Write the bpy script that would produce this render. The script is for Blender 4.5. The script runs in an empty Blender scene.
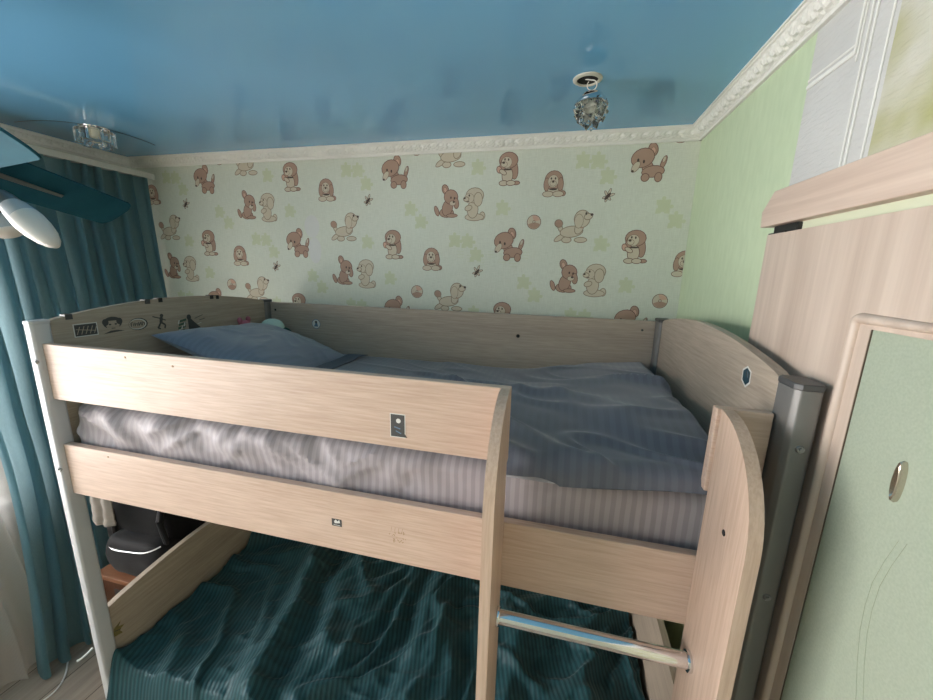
import bpy, bmesh, math, random
from mathutils import Vector, Matrix, noise
random.seed(7)
PI = math.pi
sc = bpy.context.scene
COL = sc.collection

# ------------------------------------------------------------------ helpers
def lin(c):
    c = c / 255.0
    return c / 12.92 if c <= 0.04045 else ((c + 0.055) / 1.055) ** 2.4
def rgb(r, g, b): return (lin(r), lin(g), lin(b), 1.0)

WLOC = {}
def finish(name, bm, mats, parent=None, smooth=False):
    me = bpy.data.meshes.new(name)
    bmesh.ops.recalc_face_normals(bm, faces=bm.faces[:])
    bm.to_mesh(me); bm.free()
    if not isinstance(mats, (list, tuple)): mats = [mats]
    for m in mats: me.materials.append(m)
    if smooth:
        for p in me.polygons: p.use_smooth = True
        me.set_sharp_from_angle(angle=math.radians(40)) if hasattr(me, 'set_sharp_from_angle') else None
    o = bpy.data.objects.new(name, me); COL.objects.link(o)
    if parent is not None:
        o.parent = parent
        o.matrix_parent_inverse = Matrix.Translation(-WLOC.get(parent.name, Vector((0, 0, 0))))
    WLOC[o.name] = Vector((0, 0, 0))
    return o
def raw(name, bm, mats, parent=None, smooth=False):
    """like finish but keeps the given face winding (open sheets)"""
    me = bpy.data.meshes.new(name); bm.to_mesh(me); bm.free()
    for m in (mats if isinstance(mats, (list, tuple)) else [mats]): me.materials.append(m)
    if smooth:
        for p in me.polygons: p.use_smooth = True
    o = bpy.data.objects.new(name, me); COL.objects.link(o)
    if parent is not None:
        o.parent = parent
        o.matrix_parent_inverse = Matrix.Translation(-WLOC.get(parent.name, Vector((0, 0, 0))))
    WLOC[o.name] = Vector((0, 0, 0))
    return o
def empty(name, loc):
    o = bpy.data.objects.new(name, None); COL.objects.link(o); o.location = loc
    o.empty_display_size = 0.1
    WLOC[o.name] = Vector(loc); return o
def tag(o, label=None, cat=None, group=None, kind=None):
    if label: o['label'] = label
    if cat: o['category'] = cat
    if group: o['group'] = group
    if kind: o['kind'] = kind
    return o

def box(bm, x0, x1, y0, y1, z0, z1, mi=0, bev=0.0, seg=2):
    v = [bm.verts.new((x, y, z)) for z in (z0, z1) for y in (y0, y1) for x in (x0, x1)]
    f = [bm.faces.new([v[i] for i in q]) for q in ((0, 2, 3, 1), (4, 5, 7, 6), (0, 1, 5, 4), (2, 6, 7, 3), (0, 4, 6, 2), (1, 3, 7, 5))]
    for q in f: q.material_index = mi
    if bev > 0:
        e = list({e for q in f for e in q.edges})
        r = bmesh.ops.bevel(bm, geom=e, offset=bev, segments=seg, profile=0.5, affect='EDGES')
        for q in r['faces']: q.material_index = mi
    return v
def mapax(axis, a, b, t):
    return {'x': (t, a, b), 'y': (a, t, b), 'z': (a, b, t)}[axis]
def prism(bm, pts, axis, t0, t1, mi=0, edge_mi=None, bev=0.0):
    """polygon pts (the two other axes in order) extruded along axis"""
    A = [bm.verts.new(mapax(axis, p[0], p[1], t0)) for p in pts]
    B = [bm.verts.new(mapax(axis, p[0], p[1], t1)) for p in pts]
    fs = [bm.faces.new(A), bm.faces.new(B[::-1])]
    for q in fs: q.material_index = mi
    n = len(pts); side = []
    for i in range(n):
        q = bm.faces.new((A[i], B[i], B[(i + 1) % n], A[(i + 1) % n]))
        q.material_index = mi if edge_mi is None else edge_mi
        side.append(q)
    if bev > 0:
        e = list(fs[0].edges) + list(fs[1].edges)
        bmesh.ops.bevel(bm, geom=e, offset=bev, segments=1, profile=0.5, affect='EDGES')
    return fs
def tube(bm, pts, r, seg=8, mi=0, caps=True):
    pts = [Vector(p) for p in pts]; rings = []
    n = len(pts); up = Vector((0.13, 0.21, 0.97))
    for i, p in enumerate(pts):
        d = (pts[min(i + 1, n - 1)] - pts[max(i - 1, 0)]).normalized()
        if abs(d.dot(up)) > .97: up = Vector((1, 0.1, 0))
        a = d.cross(up).normalized(); b = d.cross(a).normalized()
        rr = r[i] if isinstance(r, (list, tuple)) else r
        rings.append([bm.verts.new(p + (a * math.cos(2 * PI * k / seg) + b * math.sin(2 * PI * k / seg)) * rr) for k in range(seg)])
    for i in range(n - 1):
        for k in range(seg):
            f = bm.faces.new((rings[i][k], rings[i][(k + 1) % seg], rings[i + 1][(k + 1) % seg], rings[i + 1][k])); f.material_index = mi
    if caps:
        for q in (rings[0], rings[-1]):
            f = bm.faces.new(q); f.material_index = mi
def lathe(bm, prof, origin=(0, 0, 0), M=None, seg=20, mi=0):
    """prof: (r, h) list, revolved round local Z, then matrix M, then origin"""
    M = M or Matrix.Identity(3); o = Vector(origin); rings = []
    for r, h in prof:
        if r < 1e-6: rings.append([bm.verts.new(o + M @ Vector((0, 0, h)))])
        else: rings.append([bm.verts.new(o + M @ Vector((r * math.cos(2 * PI * k / seg), r * math.sin(2 * PI * k / seg), h))) for k in range(seg)])
    for i in range(len(rings) - 1):
        a, b = rings[i], rings[i + 1]
        for k in range(seg):
            k2 = (k + 1) % seg
            if len(a) == 1 and len(b) == 1: continue
            if len(a) == 1: f = bm.faces.new((a[0], b[k], b[k2]))
            elif len(b) == 1: f = bm.faces.new((a[k], b[0], a[k2]))
            else: f = bm.faces.new((a[k], b[k], b[k2], a[k2]))
            f.material_index = mi
def blob(bm, c, r, rot=None, mi=0, u=16, v=10, p=1.0):
    """ellipsoid; p<1 gives a fuller, boxier one"""
    rot = rot or Matrix.Identity(3); c = Vector(c)
    def s(x): return math.copysign(abs(x) ** p, x)
    rings = []
    for j in range(v + 1):
        t = -PI / 2 + PI * j / v
        if j in (0, v): rings.append([bm.verts.new(c + rot @ Vector((0, 0, r[2] * (1 if j else -1))))]); continue
        rings.append([bm.verts.new(c + rot @ Vector((r[0] * s(math.cos(t)) * s(math.cos(2 * PI * k / u)), r[1] * s(math.cos(t)) * s(math.sin(2 * PI * k / u)), r[2] * s(math.sin(t))))) for k in range(u)])
    for j in range(v):
        a, b = rings[j], rings[j + 1]
        for k in range(u):
            k2 = (k + 1) % u
            if len(a) == 1: f = bm.faces.new((a[0], b[k2], b[k]))
            elif len(b) == 1: f = bm.faces.new((a[k], a[k2], b[0]))
            else: f = bm.faces.new((a[k], a[k2], b[k2], b[k]))
            f.material_index = mi
def align(d):
    d = Vector(d).normalized()
    return d.to_track_quat('Z', 'Y').to_matrix()
def grid(bm, nu, nv, fn, mi=0):
    V = [[bm.verts.new(fn(i / nu, j / nv)) for j in range(nv + 1)] for i in range(nu + 1)]
    for i in range(nu):
        for j in range(nv):
            f = bm.faces.new((V[i][j], V[i + 1][j], V[i + 1][j + 1], V[i][j + 1])); f.material_index = mi
    return V
def smooth01(t):
    t = max(0., min(1., t)); return t * t * (3 - 2 * t)
def nz(x, y, z=0.): return noise.noise(Vector((x, y, z)))

# ------------------------------------------------------------------ materials
def mat(name):
    m = bpy.data.materials.new(name); m.use_nodes = True
    nt = m.node_tree; b = nt.nodes['Principled BSDF']; return m, nt, b
def plain(name, c, rough=.6, metal=0., spec=.5, **kw):
    m, nt, b = mat(name)
    b.inputs['Base Color'].default_value = rgb(*c); b.inputs['Roughness'].default_value = rough
    b.inputs['Metallic'].default_value = metal; b.inputs['Specular IOR Level'].default_value = spec
    for k, v in kw.items(): b.inputs[k].default_value = v
    # faint procedural variation
    tc = nt.nodes.new('ShaderNodeTexCoord'); n = nt.nodes.new('ShaderNodeTexNoise'); n.inputs['Scale'].default_value = 14
    mx = nt.nodes.new('ShaderNodeMix'); mx.data_type = 'RGBA'; mx.inputs['Factor'].default_value = .08; mx.blend_type = 'OVERLAY'
    mx.inputs['A'].default_value = rgb(*c)
    nt.links.new(tc.outputs['Object'], n.inputs['Vector']); nt.links.new(n.outputs['Fac'], mx.inputs['B'])
    nt.links.new(mx.outputs['Result'], b.inputs['Base Color'])
    return m
def mapped(nt, scale, rot=(0, 0, 0)):
    tc = nt.nodes.new('ShaderNodeTexCoord'); mp = nt.nodes.new('ShaderNodeMapping')
    mp.inputs['Scale'].default_value = scale; mp.inputs['Rotation'].default_value = rot
    nt.links.new(tc.outputs['Object'], mp.inputs['Vector']); return mp.outputs['Vector']
def ramp(nt, src, stops):
    r = nt.nodes.new('ShaderNodeValToRGB'); e = r.color_ramp.elements
    e[0].position, e[0].color = stops[0]; e[1].position, e[1].color = stops[-1]
    for p, c in stops[1:-1]:
        q = e.new(p); q.color = c
    nt.links.new(src, r.inputs['Fac']); return r.outputs['Color']
def bump(nt, b, src, strength, dist=.01):
    n = nt.nodes.new('ShaderNodeBump'); n.inputs['Strength'].default_value = strength; n.inputs['Distance'].default_value = dist
    nt.links.new(src, n.inputs['Height']); nt.links.new(n.outputs['Normal'], b.inputs['Normal']); return n
def wood(name, axis, light, dark, rough=.5, fine=150, along=7.):
    m, nt, b = mat(name)
    s = [fine, fine, fine]; s['xyz'.index(axis)] = along
    v = mapped(nt, s)
    n = nt.nodes.new('ShaderNodeTexNoise'); n.inputs['Scale'].default_value = 1.; n.inputs['Detail'].default_value = 4; n.inputs['Roughness'].default_value = .65
    nt.links.new(v, n.inputs['Vector'])
    s2 = [9, 9, 9]; s2['xyz'.index(axis)] = .7
    n2 = nt.nodes.new('ShaderNodeTexNoise'); n2.inputs['Scale'].default_value = 1.; n2.inputs['Detail'].default_value = 3
    nt.links.new(mapped(nt, s2), n2.inputs['Vector'])
    ad = nt.nodes.new('ShaderNodeMath'); ad.operation = 'MULTIPLY_ADD'; ad.inputs[1].default_value = .34
    mu = nt.nodes.new('ShaderNodeMath'); mu.operation = 'MULTIPLY'; mu.inputs[1].default_value = .66
    nt.links.new(n.outputs['Fac'], mu.inputs[0]); nt.links.new(n2.outputs['Fac'], ad.inputs[0]); nt.links.new(mu.outputs[0], ad.inputs[2])
    c = ramp(nt, ad.outputs[0], [(.34, rgb(*dark)), (.62, rgb(*light))])
    nt.links.new(c, b.inputs['Base Color']); b.inputs['Roughness'].default_value = rough
    bump(nt, b, n.outputs['Fac'], .12, .002)
    return m
def fabric(name, c1, c2, axis='x', period=.026, rough=.75, sheen=.2, weave=900, spec=.25, rot=0., bumpk=.0):
    """two-tone satin stripe along one axis plus weave"""
    m, nt, b = mat(name)
    v = mapped(nt, (1, 1, 1), (0, 0, rot))
    w = nt.nodes.new('ShaderNodeTexWave'); w.wave_type = 'BANDS'; w.bands_direction = axis.upper()
    w.inputs['Scale'].default_value = 2 * PI / 20.0 / period * 1.0; w.inputs['Distortion'].default_value = .25; w.inputs['Detail'].default_value = 1
    nt.links.new(v, w.inputs['Vector'])
    c = ramp(nt, w.outputs['Fac'], [(.38, rgb(*c1)), (.62, rgb(*c2))])
    nt.links.new(c, b.inputs['Base Color'])
    r = ramp(nt, w.outputs['Fac'], [(.38, (rough,) * 3 + (1,)), (.62, (rough - .15,) * 3 + (1,))])
    nt.links.new(r, b.inputs['Roughness'])
    b.inputs['Sheen Weight'].default_value = sheen; b.inputs['Specular IOR Level'].default_value = spec
    if bumpk: bump(nt, b, w.outputs['Fac'], bumpk, .003)
    else:
        n = nt.nodes.new('ShaderNodeTexNoise'); n.inputs['Scale'].default_value = weave
        nt.links.new(v, n.inputs['Vector']); bump(nt, b, n.outputs['Fac'], .08, .002)
    return m

OAK_L, OAK_D = (206, 181, 163), (180, 152, 133)
M_OAKX = wood('oak_along_x', 'x', OAK_L, OAK_D)
M_OAKY_SHADE = wood('oak_along_y_shaded', 'y', (182, 167, 150), (154, 140, 124))  # same oak, darkened: shade inside the bunk is painted into the colour
M_OAKB_SHADE = wood('oak_back_board_shaded', 'x', (182, 166, 150), (154, 139, 124))  # same oak again, its shade away from the window painted in
M_OAKZ = wood('oak_along_z', 'z', (198, 173, 154), (172, 146, 126))
M_EDGE = plain('oak_edge_band', (232, 218, 198), .45)
M_DOOR = wood('ash_door', 'z', (205, 187, 172), (177, 157, 142), .45, fine=24, along=1.0)
M_DOORX = wood('ash_pelmet', 'y', (214, 193, 177), (188, 164, 148), .45, fine=45, along=1.5)
M_POST = plain('grey_aluminium', (120, 118, 115), .42, .25)
M_POST_LIT = plain('grey_aluminium_lit', (196, 196, 198), .5, .05)  # grey post metal lightened: window light painted into the front left post
M_CAP = plain('dark_grey_plastic', (74, 74, 74), .45)
M_SCREW = plain('steel_screw', (150, 150, 150), .3, .9)
M_DARK = plain('black_hole', (22, 20, 20), .8)
M_CHROME = plain('chrome', (225, 225, 228), .08, 1.)
M_BLACK = plain('black_plastic', (28, 28, 30), .45)
M_WHITE = plain('white_plastic', (235, 235, 232), .4)
M_GREYW = plain('sticker_white', (212, 212, 206), .5)
M_STDARK = plain('sticker_dark_ink', (68, 67, 65), .55)
M_STTEAL = plain('sticker_teal_ink', (28, 62, 74), .5)
M_STGREEN = plain('sticker_green_ink', (66, 92, 76), .5)
M_STBLUE = plain('sticker_blue_ink', (92, 118, 140), .5)
M_RESID = plain('sticker_residue', (166, 140, 112), .9)
M_OLIVE = plain('sticker_olive', (124, 112, 66), .7)
M_SHEET = fabric('mattress_sheet_stripe', (162, 153, 156), (147, 138, 142), 'x', .022, .62, .3)
M_DUVET = fabric('duvet_grey_stripe', (102, 104, 114), (93, 95, 105), 'x', .026, .62, .35, spec=.3)
M_PILLOW = fabric('pillow_grey_stripe', (118, 124, 138), (111, 117, 131), 'x', .024, .6, .35, spec=.3)
M_TEALB = fabric('teal_ribbed_throw', (24, 61, 67), (35, 78, 84), 'x', .016, .6, .08, rot=math.radians(-14), spec=.3, bumpk=.3)

def m_curtain():
    m, nt, b = mat('teal_curtain')
    n = nt.nodes.new('ShaderNodeTexNoise'); n.inputs['Scale'].default_value = 1.; n.inputs['Detail'].default_value = 3
    nt.links.new(mapped(nt, (260, 260, 60)), n.inputs['Vector'])
    c = ramp(nt, n.outputs['Fac'], [(.3, rgb(80, 118, 130)), (.7, rgb(100, 138, 148))])
    nt.links.new(c, b.inputs['Base Color']); b.inputs['Roughness'].default_value = .8; b.inputs['Sheen Weight'].default_value = .2
    b.inputs['Specular IOR Level'].default_value = .15
    t = nt.nodes.new('ShaderNodeBsdfTranslucent'); t.inputs['Color'].default_value = rgb(172, 204, 212)
    mx = nt.nodes.new('ShaderNodeMixShader'); mx.inputs[0].default_value = .48
    nt.links.new(b.outputs[0], mx.inputs[1]); nt.links.new(t.outputs[0], mx.inputs[2])
    nt.links.new(mx.outputs[0], nt.nodes['Material Output'].inputs['Surface'])
    return m
def m_sheer():
    m, nt, b = mat('white_sheer')
    b.inputs['Base Color'].default_value = rgb(226, 220, 216); b.inputs['Roughness'].default_value = .9
    t = nt.nodes.new('ShaderNodeBsdfTranslucent'); t.inputs['Color'].default_value = rgb(235, 230, 226)
    tr = nt.nodes.new('ShaderNodeBsdfTransparent')
    w = nt.nodes.new('ShaderNodeTexWave'); w.inputs['Scale'].default_value = 160; w.bands_direction = 'Y'
    nt.links.new(mapped(nt, (1, 1, 1)), w.inputs['Vector'])
    f = nt.nodes.new('ShaderNodeMath'); f.operation = 'MULTIPLY_ADD'; f.inputs[1].default_value = .12; f.inputs[2].default_value = .36
    nt.links.new(w.outputs['Fac'], f.inputs[0])
    m1 = nt.nodes.new('ShaderNodeMixShader'); m1.inputs[0].default_value = .55
    m2 = nt.nodes.new('ShaderNodeMixShader')
    nt.links.new(b.outputs[0], m1.inputs[1]); nt.links.new(t.outputs[0], m1.inputs[2])
    nt.links.new(f.outputs[0], m2.inputs[0]); nt.links.new(m1.outputs[0], m2.inputs[1]); nt.links.new(tr.outputs[0], m2.inputs[2])
    nt.links.new(m2.outputs[0], nt.nodes['Material Output'].inputs['Surface'])
    return m
def m_ceiling():
    m, nt, b = mat('glossy_blue_stretch_film')
    b.inputs['Roughness'].default_value = .055; b.inputs['Specular IOR Level'].default_value = .55
    n = nt.nodes.new('ShaderNodeTexNoise'); n.inputs['Scale'].default_value = .9; n.inputs['Detail'].default_value = 1
    nt.links.new(mapped(nt, (1, 1, 1)), n.inputs['Vector'])
    c = ramp(nt, n.outputs['Fac'], [(.35, rgb(110, 170, 208)), (.65, rgb(118, 177, 214))])
    nt.links.new(c, b.inputs['Base Color'])
    n2 = nt.nodes.new('ShaderNodeTexNoise'); n2.inputs['Scale'].default_value = 3.
    nt.links.new(mapped(nt, (1, 1, 1)), n2.inputs['Vector']); bump(nt, b, n2.outputs['Fac'], .015, .02)
    return m
def m_wallpaper():
    m, nt, b = mat('linen_wallpaper')
    n = nt.nodes.new('ShaderNodeTexNoise'); n.inputs['Scale'].default_value = 1.; n.inputs['Detail'].default_value = 2
    nt.links.new(mapped(nt, (420, 420, 28)), n.inputs['Vector'])
    n2 = nt.nodes.new('ShaderNodeTexNoise'); n2.inputs['Scale'].default_value = 1.; n2.inputs['Detail'].default_value = 2
    nt.links.new(mapped(nt, (28, 28, 420)), n2.inputs['Vector'])
    a = nt.nodes.new('ShaderNodeMath'); a.operation = 'ADD'
    nt.links.new(n.outputs['Fac'], a.inputs[0]); nt.links.new(n2.outputs['Fac'], a.inputs[1])
    h = nt.nodes.new('ShaderNodeMath'); h.operation = 'MULTIPLY'; h.inputs[1].default_value = .5; nt.links.new(a.outputs[0], h.inputs[0])
    c = ramp(nt, h.outputs[0], [(.36, rgb(208, 212, 197)), (.62, rgb(220, 224, 210))])
    nt.links.new(c, b.inputs['Base Color']); b.inputs['Roughness'].default_value = .75; b.inputs['Specular IOR Level'].default_value = .25
    bump(nt, b, h.outputs[0], .15, .003)
    return m
def m_green():
    m, nt, b = mat('green_wall_paper')
    n = nt.nodes.new('ShaderNodeTexNoise'); n.inputs['Scale'].default_value = 55; n.inputs['Detail'].default_value = 4
    nt.links.new(mapped(nt, (1, 1, .3)), n.inputs['Vector'])
    c = ramp(nt, n.outputs['Fac'], [(.3, rgb(194, 210, 175)), (.7, rgb(202, 217, 183))])
    nt.links.new(c, b.inputs['Base Color']); b.inputs['Roughness'].default_value = .6; b.inputs['Specular IOR Level'].default_value = .25
    bump(nt, b, n.outputs['Fac'], .06, .004)
    return m
def m_stroke(name, base, tint, scale, k, amt):
    m, nt, b = mat(name)
    n = nt.nodes.new('ShaderNodeTexNoise'); n.inputs['Scale'].default_value = 1.; n.inputs['Detail'].default_value = 5; n.inputs['Distortion'].default_value = .6
    nt.links.new(mapped(nt, scale, (math.radians(14), 0, 0)), n.inputs['Vector'])
    n2 = nt.nodes.new('ShaderNodeTexNoise'); n2.inputs['Scale'].default_value = 7; n2.inputs['Detail'].default_value = 2
    nt.links.new(mapped(nt, (1, 1, 1)), n2.inputs['Vector'])
    c = ramp(nt, n2.outputs['Fac'], [(.5 - amt, rgb(*tint)), (.5 + amt, rgb(*base))])
    nt.links.new(c, b.inputs['Base Color']); b.inputs['Roughness'].default_value = .7; b.inputs['Specular IOR Level'].default_value = .25
    bump(nt, b, n.outputs['Fac'], k, .006)
    return m
def m_floor():
    m, nt, b = mat('grey_laminate')
    br = nt.nodes.new('ShaderNodeTexBrick'); br.inputs['Scale'].default_value = 1.; br.inputs['Brick Width'].default_value = 1.2; br.inputs['Row Height'].default_value = .19
    br.inputs['Mortar Size'].default_value = .0025; br.inputs['Color1'].default_value = rgb(176, 164, 150); br.inputs['Color2'].default_value = rgb(160, 148, 136); br.inputs['Mortar'].default_value = rgb(90, 80, 72)
    nt.links.new(mapped(nt, (1, 1, 1), (0, 0, PI / 2)), br.inputs['Vector'])
    n = nt.nodes.new('ShaderNodeTexNoise'); n.inputs['Scale'].default_value = 1.; n.inputs['Detail'].default_value = 4
    nt.links.new(mapped(nt, (40, 3, 1)), n.inputs['Vector'])
    mx = nt.nodes.new('ShaderNodeMix'); mx.data_type = 'RGBA'; mx.blend_type = 'OVERLAY'; mx.inputs['Factor'].default_value = .5
    nt.links.new(br.outputs['Color'], mx.inputs['A']); nt.links.new(n.outputs['Fac'], mx.inputs['B'])
    nt.links.new(mx.outputs['Result'], b.inputs['Base Color']); b.inputs['Roughness'].default_value = .45
    return m
def m_glass_green():
    m, nt, b = mat('frosted_green_glass')
    n = nt.nodes.new('ShaderNodeTexNoise'); n.inputs['Scale'].default_value = 260; n.inputs['Detail'].default_value = 2
    nt.links.new(mapped(nt, (1, 1, 1)), n.inputs['Vector'])
    c = ramp(nt, n.outputs['Fac'], [(.3, rgb(170, 181, 160)), (.7, rgb(183, 192, 172))])
    nt.links.new(c, b.inputs['Base Color']); b.inputs['Roughness'].default_value = .42
    b.inputs['Transmission Weight'].default_value = .22; b.inputs['IOR'].default_value = 1.45
    bump(nt, b, n.outputs['Fac'], .12, .002)
    return m
def m_crystal():
    m, nt, b = mat('clear_crystal')
    b.inputs['Base Color'].default_value = (1, 1, 1, 1); b.inputs['Roughness'].default_value = .02
    b.inputs['Transmission Weight'].default_value = 1.; b.inputs['IOR'].default_value = 1.52
    return m
def m_pane():
    m, nt, b = mat('window_pane_glass')
    g = nt.nodes.new('ShaderNodeBsdfGlossy'); g.inputs['Roughness'].default_value = .02
    t = nt.nodes.new('ShaderNodeBsdfTransparent'); f = nt.nodes.new('ShaderNodeFresnel'); f.inputs['IOR'].default_value = 1.45
    mx = nt.nodes.new('ShaderNodeMixShader'); nt.links.new(f.outputs[0], mx.inputs[0]); nt.links.new(t.outputs[0], mx.inputs[1]); nt.links.new(g.outputs[0], mx.inputs[2])
    nt.links.new(mx.outputs[0], nt.nodes['Material Output'].inputs['Surface'])
    return m
M_CURT, M_SHEER, M_CEIL, M_WP, M_GREEN = m_curtain(), m_sheer(), m_ceiling(), m_wallpaper(), m_green()
M_FLOOR, M_GLASS, M_CRYS, M_PANE = m_floor(), m_glass_green(), m_crystal(), m_pane()
M_WHITEP = m_stroke('white_vinyl_paper', (212, 211, 207), (204, 203, 199), (40, 26, 150), .6, .25)
M_OLIVEP = m_stroke('cream_brushed_paper', (206, 203, 188), (172, 170, 122), (40, 30, 130), .55, .14)
M_PLASTER = m_stroke('white_relief', (236, 235, 228), (228, 227, 220), (60, 60, 60), .1, .3)
M_WALL = plain('plain_wall_paint', (205, 208, 190), .8)

# ------------------------------------------------------------------ room
XL, XR, YB, YF, ZC = -1.08, 2.068, 1.14, -2.3, 2.512
CZ, CD = 2.463, .055          # underside of the cornice, its depth

bm = bmesh.new(); box(bm, XL - .1, XR + .1, YF, YB + .1, -.06, 0)
tag(finish('floor', bm, M_FLOOR), 'grey brown laminate floor', kind='structure')
bm = bmesh.new(); box(bm, XL - .1, XR + .1, YF, YB + .1, ZC, ZC + .05)
ceil = tag(finish('ceiling', bm, M_CEIL), 'glossy blue stretch ceiling', kind='structure')
# crease in the film, from the spotlight to the corner
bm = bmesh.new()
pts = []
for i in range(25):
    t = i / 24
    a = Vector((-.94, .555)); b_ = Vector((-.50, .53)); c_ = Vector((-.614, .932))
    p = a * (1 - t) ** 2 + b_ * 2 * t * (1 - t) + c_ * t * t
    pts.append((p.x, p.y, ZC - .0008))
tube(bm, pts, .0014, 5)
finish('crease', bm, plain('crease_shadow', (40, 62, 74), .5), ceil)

# ---- back wall with printed puppies
WM = [M_WP]
def wmat(name, c):
    WM.append(plain(name, c, .8, spec=.2)); return len(WM) - 1
I_BR = wmat('print_brown', (178, 148, 130)); I_BD = wmat('print_outline', (124, 98, 88)); I_CR = wmat('print_cream', (205, 194, 172))
I_CO = wmat('print_cream_outline', (150, 136, 118)); I_DK = wmat('print_dark', (92, 80, 74)); I_PZ = wmat('print_puzzle', (205, 211, 181))
I_PK = wmat('print_pink', (208, 172, 152)); I_PT = wmat('print_patch', (216, 217, 212))
class Draw:
    """flat print on the back wall: layers of ellipses and polygons a hair in front of it"""
    def __init__(s, bm, cx, cz, h, mirror=1): s.bm, s.cx, s.cz, s.h, s.k, s.m = bm, cx, cz, h, 0, mirror
    def _put(s, pts, mi):
        s.k += 1; y = YB - .0004 - .00006 * s.k
        v = [s.bm.verts.new((min(XR - .002, max(XL + .002, s.cx + s.m * x * s.h)), y, s.cz + z * s.h)) for x, z in pts]
        try:
            f = s.bm.faces.new(v); f.material_index = mi
        except ValueError: pass
    def E(s, x, z, rx, rz, mi, rot=0, line=.022, lc=None, n=16):
        lc = I_BD if lc is None else lc
        c, q = math.cos(math.radians(rot)), math.sin(math.radians(rot))
        for g, m_ in (((line, lc),) if line else ()) + ((0, mi),):
            s._put([(x + (rx + g) * math.cos(2 * PI * i / n) * c - (rz + g) * math.sin(2 * PI * i / n) * q,
                     z + (rx + g) * math.cos(2 * PI * i / n) * q + (rz + g) * math.sin(2 * PI * i / n) * c) for i in range(n)], m_)
    def P(s, pts, mi): s._put(pts, mi)
def pupA(d):   # standing spaniel
    B, C, K = I_BR, I_CR, I_DK
    d.E(.3, -.44, .11, .05, B); d.E(.2, -.02, .13, .3, B, 8); d.E(.02, .26, .3, .24, B); d.E(.0, -.2, .17, .25, C)
    d.E(-.12, -.44, .14, .07, C); d.E(.12, -.44, .14, .07, C); d.E(-.17, .08, .09, .22, B, -8)
    d.E(-.04, .2, .17, .17, C, line=.012); d.E(0, -.02, .15, .03, K, line=0); d.E(-.28, -.02, .07, .1, I_PK, 20); d.E(-.15, -.1, .12, .06, C, -30)
    d.E(-.12, .14, .1, .08, C, line=.012); d.E(-.14, .19, .045, .035, K, line=0); d.E(-.1, .29, .025, .04, K, line=0); d.E(.02, .28, .025, .04, K, line=0)
def pupB(d):   # crouching spaniel
    B, C, K = I_BR, I_CR, I_DK
    d.E(.38, -.36, .1, .09, B); d.E(.05, -.2, .3, .2, C); d.E(0, .14, .34, .34, B); d.E(-.27, -.02, .1, .24, B); d.E(.27, -.02, .1, .24, B)
    d.E(-.02, .1, .2, .23, C, line=.012); d.E(-.2, -.38, .2, .1, C); d.E(.2, -.38, .2, .1, C); d.E(0, -.2, .16, .04, K, line=0)
    d.E(-.02, .02, .12, .1, C, line=.014); d.E(-.02, .08, .05, .04, K, line=0); d.E(-.1, .2, .03, .045, K, line=0); d.E(.06, .2, .03, .045, K, line=0)
def pupC(d):   # bowing brown puppy
    B, C, K = I_BR, I_CR, I_DK
    d.E(.42, .0, .055, .18, B, -18); d.E(.43, .08, .035, .08, C, -18, line=.01); d.E(.0, -.12, .14, .16, B, 20); d.E(.16, -.24, .3, .15, B, 4); d.E(-.04, -.4, .1, .1, B); d.E(.32, -.4, .09, .12, B)
    d.E(.1, .36, .12, .17, B, 12); d.E(.11, .33, .06, .09, I_PK, 12, line=.01)
    d.E(-.16, .14, .31, .25, B, 18); d.E(-.33, -.1, .16, .085, C, 58, line=.014); d.E(-.28, .08, .03, .05, K, line=0); d.E(-.12, .04, .03, .05, K, line=0); d.E(-.41, -.22, .04, .035, K, line=0)
def pupD(d):   # sitting brown puppy
    B, C, K = I_BR, I_CR, I_DK
    d.E(-.4, -.3, .06, .16, B, 20); d.E(-.05, -.36, .24, .14, B); d.E(-.02, -.2, .17, .26, B, -16); d.E(.14, -.45, .18, .05, B); d.E(-.1, .38, .1, .15, B, 18); d.E(-.1, .36, .05, .09, I_PK, 18, line=.01)
    d.E(.1, .14, .23, .22, B, -20); d.E(.28, -.06, .08, .16, B, 6); d.E(.16, -.06, .1, .07, C, line=.014); d.E(.2, -.02, .04, .03, K, line=0); d.E(.1, .12, .025, .04, K, line=0); d.E(.22, .1, .025, .04, K, line=0)
def pupE(d):   # sitting cream poodle
    C, K, O = I_CR, I_DK, I_CO
    d.E(.32, -.34, .08, .11, C, lc=O); d.E(.06, -.38, .3, .1, C, lc=O); d.E(0, -.15, .17, .25, C, lc=O); d.E(.06, .28, .28, .22, C, lc=O); d.E(.17, .16, .13, .2, C, lc=O)
    d.E(-.14, -.1, .11, .07, C, 20, lc=O); d.E(-.12, .2, .15, .14, C, lc=O, line=.012); d.E(-.22, .17, .08, .06, C, lc=O); d.E(-.27, .2, .035, .03, K, line=0); d.E(-.12, .28, .025, .035, K, line=0); d.E(-.16, .1, .05, .012, K, line=0)
def pupF(d):   # running cream poodle
    C, K, O = I_CR, I_DK, I_CO
    d.E(-.38, -.0, .05, .13, C, 22, lc=O); d.E(-.42, .1, .1, .09, I_BR, -30, lc=O); d.E(-.36, -.28, .17, .06, C, 32, lc=O); d.E(.2, -.34, .16, .06, C, lc=O); d.E(-.18, -.34, .12, .07, C, lc=O); d.E(-.06, -.12, .3, .14, C, 6, lc=O)
    d.E(.14, -.02, .1, .16, C, -20, lc=O); d.E(.2, .22, .2, .22, C, lc=O); d.E(.36, .28, .1, .07, C, 15, lc=O); d.E(.45, .33, .04, .035, K, line=0); d.E(.3, .36, .025, .04, K, line=0); d.E(.16, .0, .1, .025, I_BR, -10, line=0)
    d.E(.12, .16, .11, .18, C, lc=O, line=.014)
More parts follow.
